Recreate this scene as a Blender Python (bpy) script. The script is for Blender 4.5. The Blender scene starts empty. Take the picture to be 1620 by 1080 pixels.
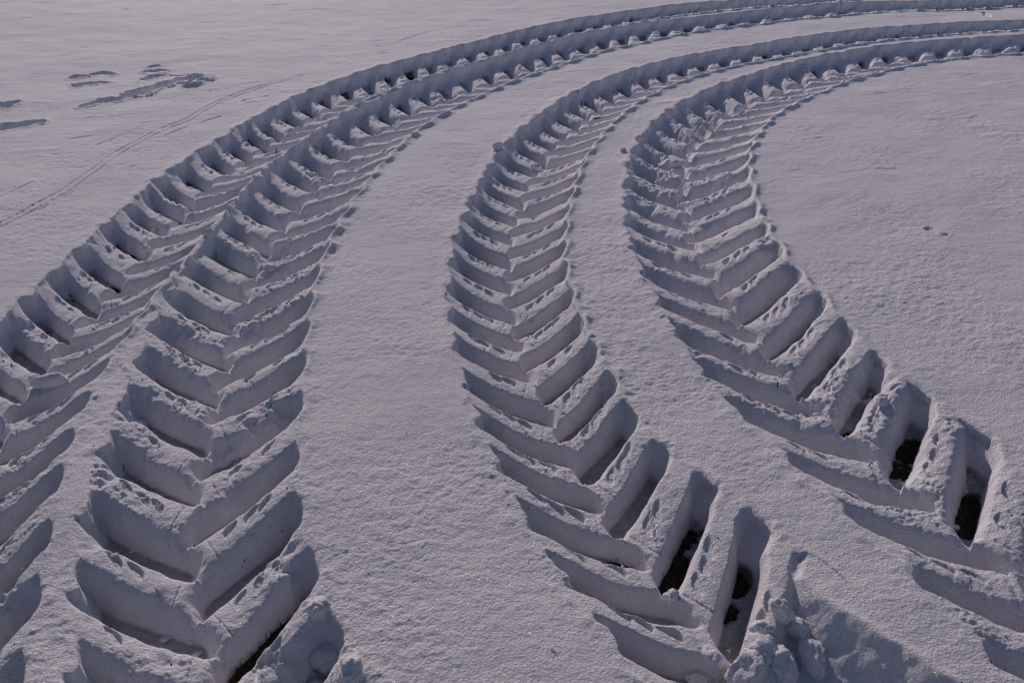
import bpy, math, random
import numpy as np
from mathutils import Vector

# ---------------------------------------------------------------- camera, light, exposure
S = bpy.context.scene
CAM_H, PITCH, FPX = 1.6, math.radians(28.0), 1550.0
cam_d = bpy.data.cameras.new('camera'); cam = bpy.data.objects.new('camera', cam_d)
S.collection.objects.link(cam); S.camera = cam
cam.location = (0, 0, CAM_H); cam.rotation_euler = (math.radians(90) - PITCH, 0, 0)
cam_d.sensor_width = 36.0; cam_d.lens = FPX / 1620 * 36.0
cam_d.clip_start = 0.05; cam_d.clip_end = 2000
cam_d.dof.use_dof = True; cam_d.dof.focus_distance = 3.6; cam_d.dof.aperture_fstop = 11

SUN_EL, SUN_AZ = math.radians(20.5), math.radians(-16)     # azimuth from +Y, negative = to the left
W = bpy.data.worlds.new('World'); S.world = W; W.use_nodes = True
wn = W.node_tree.nodes; wl = W.node_tree.links
sky = wn.new('ShaderNodeTexSky'); sky.sky_type = 'NISHITA'; sky.sun_disc = False
sky.sun_elevation = SUN_EL; sky.sun_rotation = SUN_AZ
sky.air_density = 1.0; sky.dust_density = 0.6; sky.ozone_density = 1.5
tint = wn.new('ShaderNodeMix'); tint.data_type = 'RGBA'; tint.blend_type = 'MULTIPLY'; tint.inputs[0].default_value = 1.0
tint.inputs[7].default_value = (1.06, .955, 1.03, 1); wl.new(sky.outputs[0], tint.inputs[6]); wl.new(tint.outputs[2], wn['Background'].inputs[0]); wn['Background'].inputs[1].default_value = 0.102
sun_d = bpy.data.lights.new('sun', 'SUN'); sun = bpy.data.objects.new('sun', sun_d)
S.collection.objects.link(sun)
sun_d.energy = 4.8; sun_d.angle = math.radians(0.9); sun_d.color = (1.0, 0.875, 0.83)
sdir = Vector((math.sin(SUN_AZ) * math.cos(SUN_EL), math.cos(SUN_AZ) * math.cos(SUN_EL), math.sin(SUN_EL)))
sun.rotation_euler = sdir.to_track_quat('Z', 'Y').to_euler(); sun.location = sdir * 30
S.view_settings.view_transform = 'Standard'; S.view_settings.look = 'None'
S.view_settings.gamma = 1; S.view_settings.use_curve_mapping = False
S.view_settings.exposure = -1.06
S.cycles.max_bounces = 12; S.cycles.diffuse_bounces = 9; S.cycles.glossy_bounces = 2
S.cycles.use_denoising = True; S.cycles.denoiser = 'OPENIMAGEDENOISE'; S.cycles.denoising_input_passes = 'RGB_ALBEDO_NORMAL'; S.cycles.denoising_prefilter = 'ACCURATE'
S.cycles.sample_clamp_direct = 6.0; S.cycles.sample_clamp_indirect = 3.0
S.cycles.filter_width = 1.3

# ---------------------------------------------------------------- helpers
def G(px, py, h=0.0):
    """where the view ray of the calibrated camera through a photo point meets height h"""
    x = (px - 810) / FPX; y = (540 - py) / FPX
    dy = math.cos(PITCH) + y * math.sin(PITCH); dz = -math.sin(PITCH) + y * math.cos(PITCH)
    t = -(CAM_H - h) / dz
    return (x * t, dy * t)
def hashf(ix, iy, seed):
    h = (ix.astype(np.int64) * 374761393 + iy.astype(np.int64) * 668265263 + seed * 1442695041) & 0x7fffffff
    h = ((h ^ (h >> 13)) * 1274126177) & 0x7fffffff
    h = (h ^ (h >> 16)) & 0xffffff
    return (h / float(0x1000000)).astype(np.float32)
def gnoise(x, y, seed=0):
    xi = np.floor(x); yi = np.floor(y); fx = (x - xi).astype(np.float32); fy = (y - yi).astype(np.float32)
    xi = xi.astype(np.int64); yi = yi.astype(np.int64)
    ux = fx * fx * fx * (fx * (fx * 6 - 15) + 10); uy = fy * fy * fy * (fy * (fy * 6 - 15) + 10)
    def g(dx, dy):
        a = hashf(xi + dx, yi + dy, seed) * np.float32(6.2831853)
        return np.cos(a) * (fx - dx) + np.sin(a) * (fy - dy)
    a = g(0, 0); b = g(1, 0); c = g(0, 1); d = g(1, 1)
    return ((a + (b - a) * ux) * (1 - uy) + (c + (d - c) * ux) * uy) * 1.5
def fbm(x, y, f, oct=3, seed=0, gain=0.5):
    r = 0; a = 1.0; t = 0
    for i in range(oct):
        r = r + a * gnoise(x * f, y * f, seed + i * 17); t += a; a *= gain; f *= 2.03
    return r / t
def worley(x, y, f, seed=0):
    x = x * f; y = y * f; xi = np.floor(x).astype(np.int64); yi = np.floor(y).astype(np.int64)
    best = np.full(x.shape, 9.0, np.float32)
    for dx in (-1, 0, 1):
        for dy in (-1, 0, 1):
            cx = xi + dx; cy = yi + dy
            px = cx + hashf(cx, cy, seed); py = cy + hashf(cx, cy, seed + 5)
            best = np.minimum(best, (px - x) ** 2 + (py - y) ** 2)
    return np.sqrt(best)
def ss(a, b, x):
    t = np.clip((x - a) / (b - a), 0, 1); return t * t * (3 - 2 * t)
def catmull(P, step=0.01):
    P = np.array(P, float); out = []
    Q = np.vstack([2 * P[0] - P[1], P, 2 * P[-1] - P[-2]])
    for i in range(1, len(Q) - 2):
        n = max(2, int(np.linalg.norm(Q[i + 1] - Q[i]) / step))
        t = (np.arange(n) / n)[:, None]
        p0, p1, p2, p3 = Q[i - 1], Q[i], Q[i + 1], Q[i + 2]
        out.append(0.5 * (2 * p1 + (p2 - p0) * t + (2 * p0 - 5 * p1 + 4 * p2 - p3) * t * t + (3 * p1 - p0 - 3 * p2 + p3) * t ** 3))
    out.append(P[-1:]); return np.vstack(out)

# ---------------------------------------------------------------- the wheel tracks
CL = {
 'A': [(-0.985,0.542),(-1.049,0.731),(-1.113,0.92),(-1.175,1.11),(-1.235,1.301),(-1.294,1.491),(-1.351,1.683),(-1.408,1.874),(-1.465,2.065),(-1.516,2.258),(-1.557,2.454),(-1.585,2.651),(-1.601,2.85),(-1.606,3.05),(-1.604,3.249),(-1.598,3.449),(-1.589,3.648),(-1.58,3.848),(-1.574,4.047),(-1.57,4.247),(-1.565,4.446),(-1.556,4.646),(-1.538,4.845),(-1.509,5.042),(-1.471,5.238),(-1.427,5.433),(-1.382,5.628),(-1.338,5.822),(-1.292,6.016),(-1.239,6.209),(-1.174,6.398),(-1.098,6.582),(-1.01,6.761),(-0.913,6.936),(-0.809,7.106),(-0.7,7.273),(-0.585,7.436),(-0.467,7.597),(-0.348,7.758),(-0.231,7.919),(-0.114,8.081),(0.004,8.242),(0.126,8.4),(0.253,8.554),(0.386,8.704),(0.523,8.849),(0.664,8.989),(0.81,9.126),(0.959,9.259),(1.112,9.387),(1.268,9.511),(1.429,9.63),(1.594,9.742),(1.765,9.844),(1.944,9.934),(2.128,10.011),(2.315,10.08),(2.503,10.147),(2.69,10.219),(2.873,10.297),(3.054,10.383),(3.231,10.475),(3.404,10.573),(3.574,10.678),(3.741,10.788),(3.904,10.903),(4.064,11.022),(4.221,11.146),(4.374,11.274),(4.525,11.405),(4.672,11.54)],
 'B': [(-0.06,0.686),(-0.192,0.836),(-0.315,0.993),(-0.431,1.156),(-0.536,1.325),(-0.631,1.501),(-0.714,1.682),(-0.784,1.869),(-0.841,2.061),(-0.885,2.255),(-0.92,2.452),(-0.949,2.649),(-0.977,2.847),(-1.004,3.045),(-1.029,3.243),(-1.05,3.442),(-1.064,3.641),(-1.069,3.84),(-1.065,4.04),(-1.053,4.239),(-1.035,4.438),(-1.012,4.636),(-0.985,4.834),(-0.955,5.031),(-0.92,5.228),(-0.881,5.424),(-0.834,5.618),(-0.777,5.809),(-0.711,5.998),(-0.637,6.183),(-0.558,6.366),(-0.472,6.547),(-0.38,6.724),(-0.279,6.896),(-0.168,7.062),(-0.052,7.224),(0.065,7.386),(0.18,7.549),(0.294,7.713),(0.409,7.876),(0.53,8.035),(0.659,8.187),(0.795,8.334),(0.938,8.473),(1.086,8.607),(1.241,8.733),(1.401,8.852),(1.567,8.964),(1.736,9.069),(1.908,9.17),(2.083,9.267),(2.26,9.36),(2.438,9.449),(2.618,9.536),(2.798,9.623),(2.978,9.709),(3.161,9.789),(3.347,9.86),(3.539,9.916),(3.734,9.955),(3.932,9.985),(4.13,10.012),(4.327,10.044),(4.522,10.086),(4.714,10.139),(4.904,10.203),(5.089,10.276),(5.271,10.358),(5.449,10.448),(5.623,10.546),(5.793,10.652),(5.958,10.764),(6.119,10.881),(6.276,11.005),(6.429,11.133)],
 'C': [(1.185,0.629),(1.053,0.779),(0.927,0.934),(0.806,1.094),(0.692,1.259),(0.586,1.429),(0.488,1.603),(0.396,1.781),(0.313,1.963),(0.241,2.15),(0.181,2.341),(0.13,2.535),(0.087,2.73),(0.049,2.927),(0.018,3.125),(-0.004,3.324),(-0.015,3.524),(-0.016,3.724),(-0.008,3.924),(0.006,4.124),(0.026,4.323),(0.05,4.522),(0.08,4.72),(0.114,4.917),(0.153,5.113),(0.2,5.308),(0.257,5.5),(0.321,5.69),(0.391,5.878),(0.464,6.064),(0.542,6.249),(0.628,6.429),(0.727,6.603),(0.837,6.771),(0.956,6.931),(1.083,7.087),(1.216,7.236),(1.356,7.379),(1.506,7.512),(1.664,7.635),(1.827,7.751),(1.993,7.864),(2.159,7.976),(2.325,8.088),(2.492,8.197),(2.663,8.302),(2.838,8.399),(3.017,8.489),(3.199,8.572),(3.384,8.648),(3.572,8.718),(3.762,8.781),(3.955,8.835),(4.15,8.88),(4.347,8.916),(4.546,8.94),(4.746,8.954),(4.946,8.958),(5.146,8.953),(5.346,8.938),(5.544,8.914),(5.742,8.883),(5.939,8.844),(6.134,8.798),(6.327,8.746),(6.518,8.687)],
 'D': [(1.588,0.701),(1.538,0.894),(1.486,1.087),(1.431,1.28),(1.374,1.472),(1.314,1.662),(1.252,1.852),(1.185,2.041),(1.116,2.229),(1.046,2.416),(0.981,2.605),(0.928,2.798),(0.889,2.994),(0.86,3.192),(0.836,3.391),(0.817,3.59),(0.804,3.79),(0.801,3.99),(0.809,4.189),(0.826,4.389),(0.849,4.587),(0.877,4.785),(0.91,4.983),(0.951,5.179),(1.004,5.372),(1.069,5.56),(1.146,5.745),(1.232,5.926),(1.327,6.102),(1.431,6.273),(1.547,6.436),(1.672,6.591),(1.804,6.742),(1.938,6.89),(2.076,7.035),(2.219,7.175),(2.37,7.307),(2.527,7.43),(2.69,7.546),(2.858,7.654),(3.031,7.755),(3.209,7.845),(3.393,7.926),(3.58,7.996),(3.77,8.058),(3.962,8.114),(4.156,8.162),(4.352,8.203),(4.55,8.235),(4.748,8.26),(4.947,8.278),(5.147,8.289),(5.347,8.294),(5.547,8.293),(5.747,8.287),(5.947,8.275),(6.146,8.259),(6.345,8.238)],
}

TR = {
 # half width, lug pitch, slope, depth of bar crest, measured near rims of the lug holes (right side, left side)
 'A': dict(hw=.245, p=.2375, R=[], L=[2.238,2.436,2.659,2.892,3.116,3.398,3.67,3.87,4.054,4.276,4.546,4.792,5.012,5.212,5.488,5.718,5.944,6.20]),
 'B': dict(hw=.275, p=.257, R=[1.256,1.527,1.818,2.1,2.345,2.575,2.84,3.105,3.359,3.59], L=[1.385,1.686,1.955,2.216,2.467,2.721,2.996,3.234,3.483]),
 'C': dict(hw=.235, p=.2367, R=[1.429,1.677,1.907,2.123,2.343,2.578,2.821,3.072,3.317,3.547,3.80,4.029,4.255,4.51,4.767,4.99,5.21,5.454], L=[1.313,1.542,1.78,2.0,2.229,2.477,2.71,2.946,3.20,3.432,3.685]),
 'D': dict(hw=.290, p=.265, R=[1.358,1.621,1.883,2.128,2.387,2.648,2.906,3.19,3.465], L=[1.496,1.755,2.008,2.259,2.521,2.781,3.054,3.334]),
}
M_SLOPE = 0.75
for k, T in TR.items():
    c = catmull(CL[k]); d = np.diff(c, axis=0)
    for end in (0, 1):                                   # carry each track on in its own curve beyond the frame
        q = c if end else c[::-1]
        dd = np.diff(q, axis=0); a = np.unwrap(np.arctan2(dd[:, 1], dd[:, 0]))
        kap = -0.0019 if end else 0.0016
        st = np.linalg.norm(dd[-1]); an = a[-20:].mean() ; pts = []; p = q[-1]
        for i in range(260):
            an += kap; p = p + 0.01 * np.array([math.cos(an), math.sin(an)]); pts.append(p)
        q = np.vstack([q, pts]); c = q if end else q[::-1]
    ker = np.hanning(41); ker /= ker.sum()
    cs = np.stack([np.convolve(np.pad(c[:, i], 20, mode='reflect', reflect_type='odd'), ker, 'valid') for i in (0, 1)], 1)
    seg = np.linalg.norm(np.diff(cs, axis=0), axis=1); s = np.r_[0, np.cumsum(seg)]
    # s=0 of the measured values is the first control point
    i0 = np.argmin(np.linalg.norm(cs - np.array(CL[k][0]), axis=1)); s = s - s[i0]
    T['s0'] = s[0]; T['s1'] = s[-1]
    g = np.arange(s[0], s[-1], 0.01); T['g'] = g
    T['c'] = np.stack([np.interp(g, s, cs[:, 0]), np.interp(g, s, cs[:, 1])], 1)
    t = np.gradient(T['c'], axis=0); T['t'] = t / np.linalg.norm(t, axis=1)[:, None]
    rng = random.Random(ord(k))
    for side in 'RL':
        v = list(T[side]) or [x + T['p'] / 2 for x in T['L']]
        v = [x + rng.uniform(-.004, .004) for x in v]
        while v[-1] < s[-1] - .3: v.append(v[-1] + T['p'] * (1 + rng.uniform(-.035, .035)))
        while v[0] > s[0] + .3: v.insert(0, v[0] - T['p'] * (1 + rng.uniform(-.03, .03)))
        T[side] = np.array(v)
def su(T, x, y):
    """arc length s and signed offset u (+ = right) of grid points about a track's centre line"""
    n, m = x.shape; sub = (slice(None, None, 8), slice(None, None, 8))
    ii = np.unique(np.r_[np.arange(0, n, 8), n - 1]); jj = np.unique(np.r_[np.arange(0, m, 8), m - 1])
    xs = x[np.ix_(ii, jj)]; ys = y[np.ix_(ii, jj)]; c = T['c'][::6].astype(np.float32); gs = T['g'][::6]
    sc = np.empty(xs.size)
    fx = xs.ravel().astype(np.float32); fy = ys.ravel().astype(np.float32)
    for i in range(0, xs.size, 4000):
        D = (fx[i:i + 4000, None] - c[:, 0]) ** 2 + (fy[i:i + 4000, None] - c[:, 1]) ** 2
        sc[i:i + 4000] = gs[D.argmin(1)]
    sc = sc.reshape(xs.shape)
    a = np.stack([np.interp(np.arange(m), jj, r) for r in sc])       # along columns
    idx = np.interp(np.arange(n), ii, np.arange(len(ii))); lo = np.clip(idx.astype(int), 0, len(ii) - 2); w = (idx - lo)[:, None]
    s = a[lo] * (1 - w) + a[lo + 1] * w
    g = T['g']
    for _ in range(4):
        s = np.clip(s, g[0], g[-1])
        cx = np.interp(s, g, T['c'][:, 0]); cy = np.interp(s, g, T['c'][:, 1])
        tx = np.interp(s, g, T['t'][:, 0]); ty = np.interp(s, g, T['t'][:, 1])
        s = s + (x - cx) * tx + (y - cy) * ty
    s = np.clip(s, g[0], g[-1])
    u = (x - cx) * ty - (y - cy) * tx
    d = np.hypot(x - cx, y - cy); u = np.where(d > 1.2, np.sign(u) * d, u)
    return s, u

# ---------------------------------------------------------------- one grid over the whole field, finest where the tracks are
def steps(parts): return np.unique(np.concatenate(parts))
NY, NX = 1200, 890
ycore = 1.2 * (11.6 / 1.2) ** (np.arange(NY) / (NY - 1.0))
def geo(a, st, gr, end):
    out = []; x = a
    while x < end: x += st; out.append(x); st *= gr
    return np.array(out)
yv = np.concatenate([(1.2 - geo(0, .004, 1.06, 4.0))[::-1], ycore, 11.6 + geo(0, .025, 1.07, 900)])
uc = np.linspace(-.475, .475, NX)
e = geo(0, .0012, 1.08, 60); uv = np.concatenate([-.475 - e[::-1], uc, .475 + e])
wid = np.sqrt((yv + 0.9).clip(0) ** 2 + .9) * .97
Y, U = np.meshgrid(yv, uv, indexing='ij'); X = U * wid[:, None]
n, m = X.shape

surf = 0.014 * fbm(X, Y, .8, 3, 3) + .0035 * fbm(X, Y, 4.5, 2, 9)
nearfade = 1.0 / (1 + (np.hypot(X, Y) / 9) ** 4)
aniso = fbm(X * .8 + Y * .25, Y * 1.5 - X * .2, 15, 2, 31)
grain = gnoise(X * 48, Y * 62, 41) * .5 + gnoise(X * 105, Y * 120, 43) * .4
clump = fbm(X, Y, 24, 2, 35)
crust = .45 + .9 * ss(-.35, .45, fbm(X, Y, 1.6, 3, 37))
surf = surf + .0045 * fbm(X, Y, 2.6, 2, 39)
surf = surf + .0022 * aniso * (1 - .5 * nearfade) + (.0026 * clump + .0024 * grain) * nearfade * crust
surf = surf - .007 * ss(.42, .7, fbm(X * .8 + Y * .35, Y * 2.4 - X * .7, 3.4, 3, 79)) * ss(4, 6, Y) * (X < 2)
# long wind streaks on the open field
surf = surf + .006 * ss(.15, .8, fbm(X * .9 + Y * .4, Y * 2.2 - X * .5, 2.2, 3, 77)) * ss(3.5, 6, Y)
e1s = fbm(X, Y, 13, 2, 57, .35); e1 = fbm(X, Y, 14, 3, 51, .6); e2 = fbm(X, Y, 45, 2, 61); lf = fbm(X, Y, 2.0, 2, 71)
clod = np.clip(.55 - worley(X, Y, 38, 4), 0, 1) * .55 + np.clip(.55 - worley(X, Y, 75, 8), 0, 1) * .35
bigclod = np.clip(.75 - worley(X + .01 * e1, Y + .01 * e2, 19, 14), 0, 1)
soilmask = fbm(X, Y, 5.5, 3, 91, .6)
def blob(px, py, rx, ry=None, h=-.105):
    """soft spot of radius rx (metres) round a place of the field"""
    cx, cy = G(px, py, h); ry = ry or rx
    return np.exp(-((((XW - cx) / rx) ** 2 + ((YW - cy) / ry) ** 2)))
XW = X + .018 * fbm(X, Y, 11, 3, 201, .6); YW = Y + .024 * fbm(X, Y, 11, 3, 203, .6)
BARE = [(1000,890,.035),(975,885,.02),(1075,850,.05),(1060,880,.06),(1045,915,.06),(1160,915,.045),(1140,960,.04),(1430,715,.05),(1422,740,.05),(1448,700,.03),
        (1535,800,.05),(1530,830,.05),(1485,797,.04),(1365,716,.035),(938,800,.03),(470,965,.05),(440,1000,.05),(400,1045,.07),(420,1020,.05),(205,385,.06),(222,398,.05),(245,388,.05),(252,365,.04),(160,410,.035),(128,455,.05),
        (270,362,.045),(115,560,.04),(170,487,.04),(185,455,.03),(40,760,.08),(70,740,.06),(10,780,.06),(100,710,.04),(300,430,.04),(285,440,.05),(790,378,.03),(770,362,.03),(745,400,.03),(748,480,.03),
        (845,220,.04),(935,185,.05),(945,190,.04),(975,155,.06),(455,205,.07),(475,185,.07),(510,170,.07),(450,220,.05),(370,268,.05),(330,305,.04),
        (640,125,.09),(655,115,.08),(720,90,.08),(790,70,.09),(580,160,.06),(860,55,.1),(895,55,.09),(925,50,.1),(980,45,.12),(1010,40,.1),(1095,26,.12),(1465,55,.12),(1320,118,.05),(1325,100,.05),(1595,800,.04),(1445,720,.04),(1185,625,.02),(1295,655,.03),(1340,690,.03)]
bare = np.zeros_like(X)
for px, py, r in BARE: bare = np.maximum(bare, blob(px, py, r * 1.25, r * 1.5))
Z = surf.copy(); TID = np.zeros(X.shape, np.int8); FLOOR_TONE = np.zeros(X.shape)
SU = {}; info = {}
DEPTH = .108
ROUGH = {'A': .7, 'B': 1.0, 'C': .30, 'D': .85}
for ti, k in enumerate('ABCD', 1):
    T = TR[k]; s, u = su(T, X, Y); SU[k] = (s, u)
    au = np.abs(u); hw = T['hw']; p = T['p']
    near = au < hw + .28
    ext_ok = ss(T['s0'] + .1, T['s0'] + .5, s) * (1 - ss(T['s1'] - .5, T['s1'] - .1, s))
    outer = u < 0                                          # the left flank is the outside of the curve
    rough = ROUGH[k] * (0.55 + .9 * ss(-.35, .5, lf))
    if k == 'C': rough = rough + .7 * ss(4.3, 4.9, s) * (1 - ss(7, 8, s)) * 0
    if k == 'D': rough = rough * (1 + .8 * ss(3.0, 4.0, s))
    SGN = np.where(u >= 0, 1.0, -1.0); cosm = 1 / math.sqrt(1 + M_SLOPE ** 2)
    HR = .022; msk = near
    um = u[msk]; sm = s[msk]; e1m = e1[msk]; e2m = e2[msk]; rgm = rough[msk]; lfm = lf[msk]
    slumpm = ss(.12, .5, fbm(X[msk], Y[msk], 5.5, 2, 700 + ti)) * np.clip(rgm, 0, 1.5)
    FWb = {'A': .036, 'B': .056, 'C': .031, 'D': .064}[k]; EXb = {'A': 1.8, 'B': 2.2, 'C': 1.7, 'D': 2.3}[k]
    ease_m = np.ones(um.shape); kk_m = np.full(um.shape, 9.0)
    own = {}
    for side, sg in (('R', 1), ('L', -1)):
        v = T[side]; a_ = um * sg; ac = np.clip(a_, -.1, 1)
        bs_ = sm - M_SLOPE * (1 + .06 * np.sin(np.clip(ac, 0, 1) / hw * 3.1)) * ac - .012 * (ac / hw) ** 2 * (ac > 0) - .014 * np.clip(ac / hw, 0, 1.12) ** 8
        i = np.clip(np.searchsorted(v, bs_) - 1, 0, len(v) - 2); f_0 = v[i]; nx = v[i + 1]
        sdn = np.full(i.shape, 1 if side == 'R' else 0)
        j0 = hashf(i, sdn, 300 + ti); j1 = hashf(i + 1, sdn, 300 + ti)
        HWF = {'A': .33, 'B': .31, 'C': .34, 'D': .26}[k]; w_0 = HWF * p * (.86 + .28 * j0) * (1 + .18 * (ac / hw) ** 2); w_1 = HWF * p * (.86 + .28 * j1) * (1 + .18 * (ac / hw) ** 2)
        def sdf(bb, hh, ui):
            qx = (ui - a_) + HR; qy = np.abs(bb) - hh + HR
            return np.minimum(np.maximum(qx, qy), 0) + np.hypot(np.maximum(qx, 0), np.maximum(qy, 0)) - HR
        ej = (.0045 * e1m + .0007 * e2m) * (.8 + rgm)
        D1 = sdf((bs_ - f_0 - w_0 / 2) * cosm, w_0 / 2 * cosm, -.008 + .020 * hashf(i, sdn, 310 + ti)) + ej
        D2 = sdf((bs_ - nx - w_1 / 2) * cosm, w_1 / 2 * cosm, -.008 + .020 * hashf(i + 1, sdn, 310 + ti)) + ej
        FW = FWb * (.85 + .3 * j0) * (1 + .55 * slumpm)
        K1 = 1 - (1 - np.clip((D1 + .004) / FW, 0, 1)) ** EXb
        K2 = 1 - (1 - np.clip((D2 + .008) / (.036 + .02 * slumpm), 0, 1)) ** 2.4
        ok = a_ > -.09
        ease_m = ease_m * np.where(ok, K1 * K2, 1.0)
        kk_m = np.where(ok, np.minimum(kk_m, np.minimum(D1, D2)), kk_m)
        own[side] = (i, bs_, f_0, nx, w_0, np.minimum(D1, D2) - ej)
    pos = um >= 0
    def pick(q): return np.where(pos, own['R'][q], own['L'][q])
    def full(v, fill=0.0):
        o_ = np.full(X.shape, fill); o_[msk] = v; return o_
    idx = full(pick(0)).astype(np.int16); base = full(pick(1)); f0 = full(pick(2)); nxt = full(pick(3), 1.0); wg = full(pick(4), .1); dB = full(pick(5), 1.0)
    sd = (u >= 0).astype(np.int64); ease = full(ease_m, 1.0); slump = full(slumpm)
    sdfull = full(kk_m, 9.0)
    jit = hashf(idx, sd, 300 + ti)
    # bars: low on the spine, climbing to the snow surface at their outer ends, rounded like cushions
    q = np.clip(au / hw, 0, 1.2)
    dc = {'A': .052, 'B': .046, 'C': .050, 'D': .044}[k] * (1 + .15 * lf) + .014 * ss(4.5, 6.5, s)
    climb = ss(.30, 1.02, q) ** 1.25
    f_ = {'A': .72, 'B': .95 - .33 * ss(2.6, 3.6, s), 'C': .95 - .38 * ss(1.8, 2.7, s), 'D': .95 - .35 * ss(2.1, 3.2, s)}[k]
    farb = ss(2.6, 4.2, s) if k != 'A' else ss(1, 3, s)
    climb = np.where(outer, f_ * (climb * (1 - farb) + ss(.55, 1.05, q) * farb), climb)
    if k in 'CD': climb = np.where(u > 0, ss(.22, .98, q) ** 1.1, climb)
    stepf = 1 - .42 * (ss(3.0, 3.9, s) if k == 'D' else ss(1.5, 2.2, s) * .85 if k == 'B' else ss(2.0, 2.9, s))        # further on the bars stop short of the lip
    climb = np.where(u > 0, climb * stepf, climb * (1 - .15 * ss(2.2, 3.0, s)))
    if k == 'B': climb = np.where(outer, climb * .9, climb)
    zr = -dc * (1 - climb) + .012 * (jit - .5) * (1 - climb) - .010 * slump
    # three drop shaped dents and a slot on each bar, pressed by the rubber between the lugs
    barc = (base - (f0 + wg + nxt) / 2) * cosm             # across the bar, 0 on its crest
    barh = (nxt - f0 - wg) / 2 * cosm
    dent = np.zeros(X.shape)
    for di, uq in enumerate((.34, .51, .68)):
        ju = (hashf(idx, sd + 0 * idx, 401 + di + ti * 7) - .5) * .012
        jb = (hashf(idx, sd + 0 * idx, 431 + di + ti * 7) - .5) * .010 + (.014 if k in 'AC' else .020)
        on = hashf(idx, sd + 0 * idx, 461 + di + ti * 7) < (.93 if k in 'C' else .85)
        du = au - uq * hw - ju - (barc - jb) * .35; db = barc - jb
        wdt = (.0150 + .003 * jit) * (1 + .35 * np.clip(db / .014, -1, 1)); r = np.hypot(du / wdt, db / (.0185 + .004 * hashf(idx, sd + 0 * idx, 491 + di)))
        dent = np.maximum(dent, np.where(on, 1 - ss(.80, 1.06, r + .12 * e2), 0) * (.75 + .5 * jit))
    slot = (1 - ss(.5, 1.1, np.abs(au - .17 * hw + barc * .35) / .0022)) * (1 - ss(.8, 1.0, np.abs(barc) / barh * 1.3))
    crk = np.abs(au - (.25 + .6 * hashf(idx, sd + 0 * idx, 601)) * hw + barc * (hashf(idx, sd + 0 * idx, 603) - .5) * 2 + .010 * e1 + .004 * e2)
    crack = (1 - ss(.4, 1.2, crk / .0022)) * (hashf(idx, sd + 0 * idx, 605) < .45)
    keep = 1 - .8 * ss(.25, .65, rough * (clod * 1.2 + .25 * e1 + .1))
    xd = np.clip((barc - .008) / (barh + .004), -1.1, 1.1)
    zt = zr + .004 - {'A': .013, 'B': .016, 'C': .008, 'D': .020}[k] * xd * xd * (1 - .75 * ss(.8, 1.05, q)) - keep * (.0095 * dent + .0028 * slot + .0035 * crack) + rough * (.011 * clod * ss(-.15, .35, lf + e1 * .7) + .024 * slump * (bigclod - .3) + .0035 * e1 + .0016 * e2)
    floor = -DEPTH + .004 * e1 + .0015 * e2 + .002 * soilmask
    crumbs = .016 * clod * ss(.1, .5, e1 + .3 * lf) + .03 * slump * bigclod
    floor = floor + crumbs
    thin = ss(.38, .72, bare * 1.0 + .32 * soilmask + .22 * e1 + .15 * e2)
    thin = np.maximum(thin, ss(.40, .6, soilmask + .15 * e2) * (.9 if k in 'AD' else .6))
    if k == 'A': thin = np.maximum(thin, (~outer) * ss(.10, .40, soilmask + .4 * e1) * ss(1.5, 2.5, s) * .95)
    if k == 'A': thin = np.maximum(thin, (hashf(idx, sd, 850) > .35) * outer * ss(.45, .8, q) * ss(-.15, .25, e1 + .5 * lf) * ss(2.0, 3.2, s))
    if k in 'BCD': thin = np.maximum(thin, (hashf(idx, sd, 850) > .35) * outer * ss(.5, .8, q) * ss(.12, .35, e1 + .5 * lf) * ss(3.2, 4.2, s))
    floor = floor - .020 * thin
    zin = floor + (zt - floor) * ease
    # flank wall: scalloped by the lug ends on the outside of the curve, leaning and softer on the inside
    ph = (base - f0) / (nxt - f0)
    scal = np.where(outer, .011 * np.sin(6.2832 * (ph - .55)) + .004 * np.sin(12.566 * ph + jit * 5), .008 * np.sin(6.2832 * (ph + .1)))
    edge = hw + scal + (.008 * e1s + .0004 * e2) * np.where(outer, 2.1, 1.0) + .008 * lf
    tw = np.where(outer, .020, .050 - .022 * (ss(3.0, 3.9, s) if k == 'D' else ss(2.4, 3.2, s)))
    lat = np.clip((au - edge + tw * .6) / tw, 0, 1); lat = 1 - (1 - lat) ** 1.7
    wb_ = (.13 * (1 - ss(1.45, 2.1, s)) if k == 'C' else .045 if k == 'D' else .0) + np.zeros_like(s)
    lat = np.where(outer, lat, 1 - (1 - np.clip((au - edge + tw * .6 - .2 * wb_) / (tw + wb_), 0, 1)) ** 1.5)
    edge = edge + np.where(outer, 0, wb_ * .7)
    lo_ = np.clip((au - edge + .062) / .068, 0, 1) ** 2.3          # outside of the curve: the floor sweeps up into the wall
    lat = np.where(outer, lo_, lat)
    hv = hashf(idx, sd, 811); mound = ss(-.1, .9, np.sin(6.2832 * (ph + .25 * hv)) + .5 * e1s) * (.2 + 1.1 * hv) * (~outer) * (ss(2.6, 3.8, s) if k != 'C' else .35)
    rim = np.exp(-((au - edge - .018) / .024) ** 2) * (.003 + .004 * ss(-.2, .6, e1) + .007 * mound) + np.exp(-((au - edge - .010) / .015) ** 2) * .009 * ss(2.0, 2.9, s) * (1 + .5 * e1s) * (~outer)
    zo = (Z if k in 'BD' else Z) + rim
    znew = zin + surf * ease
    znew = znew * (1 - lat) + zo * lat
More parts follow.
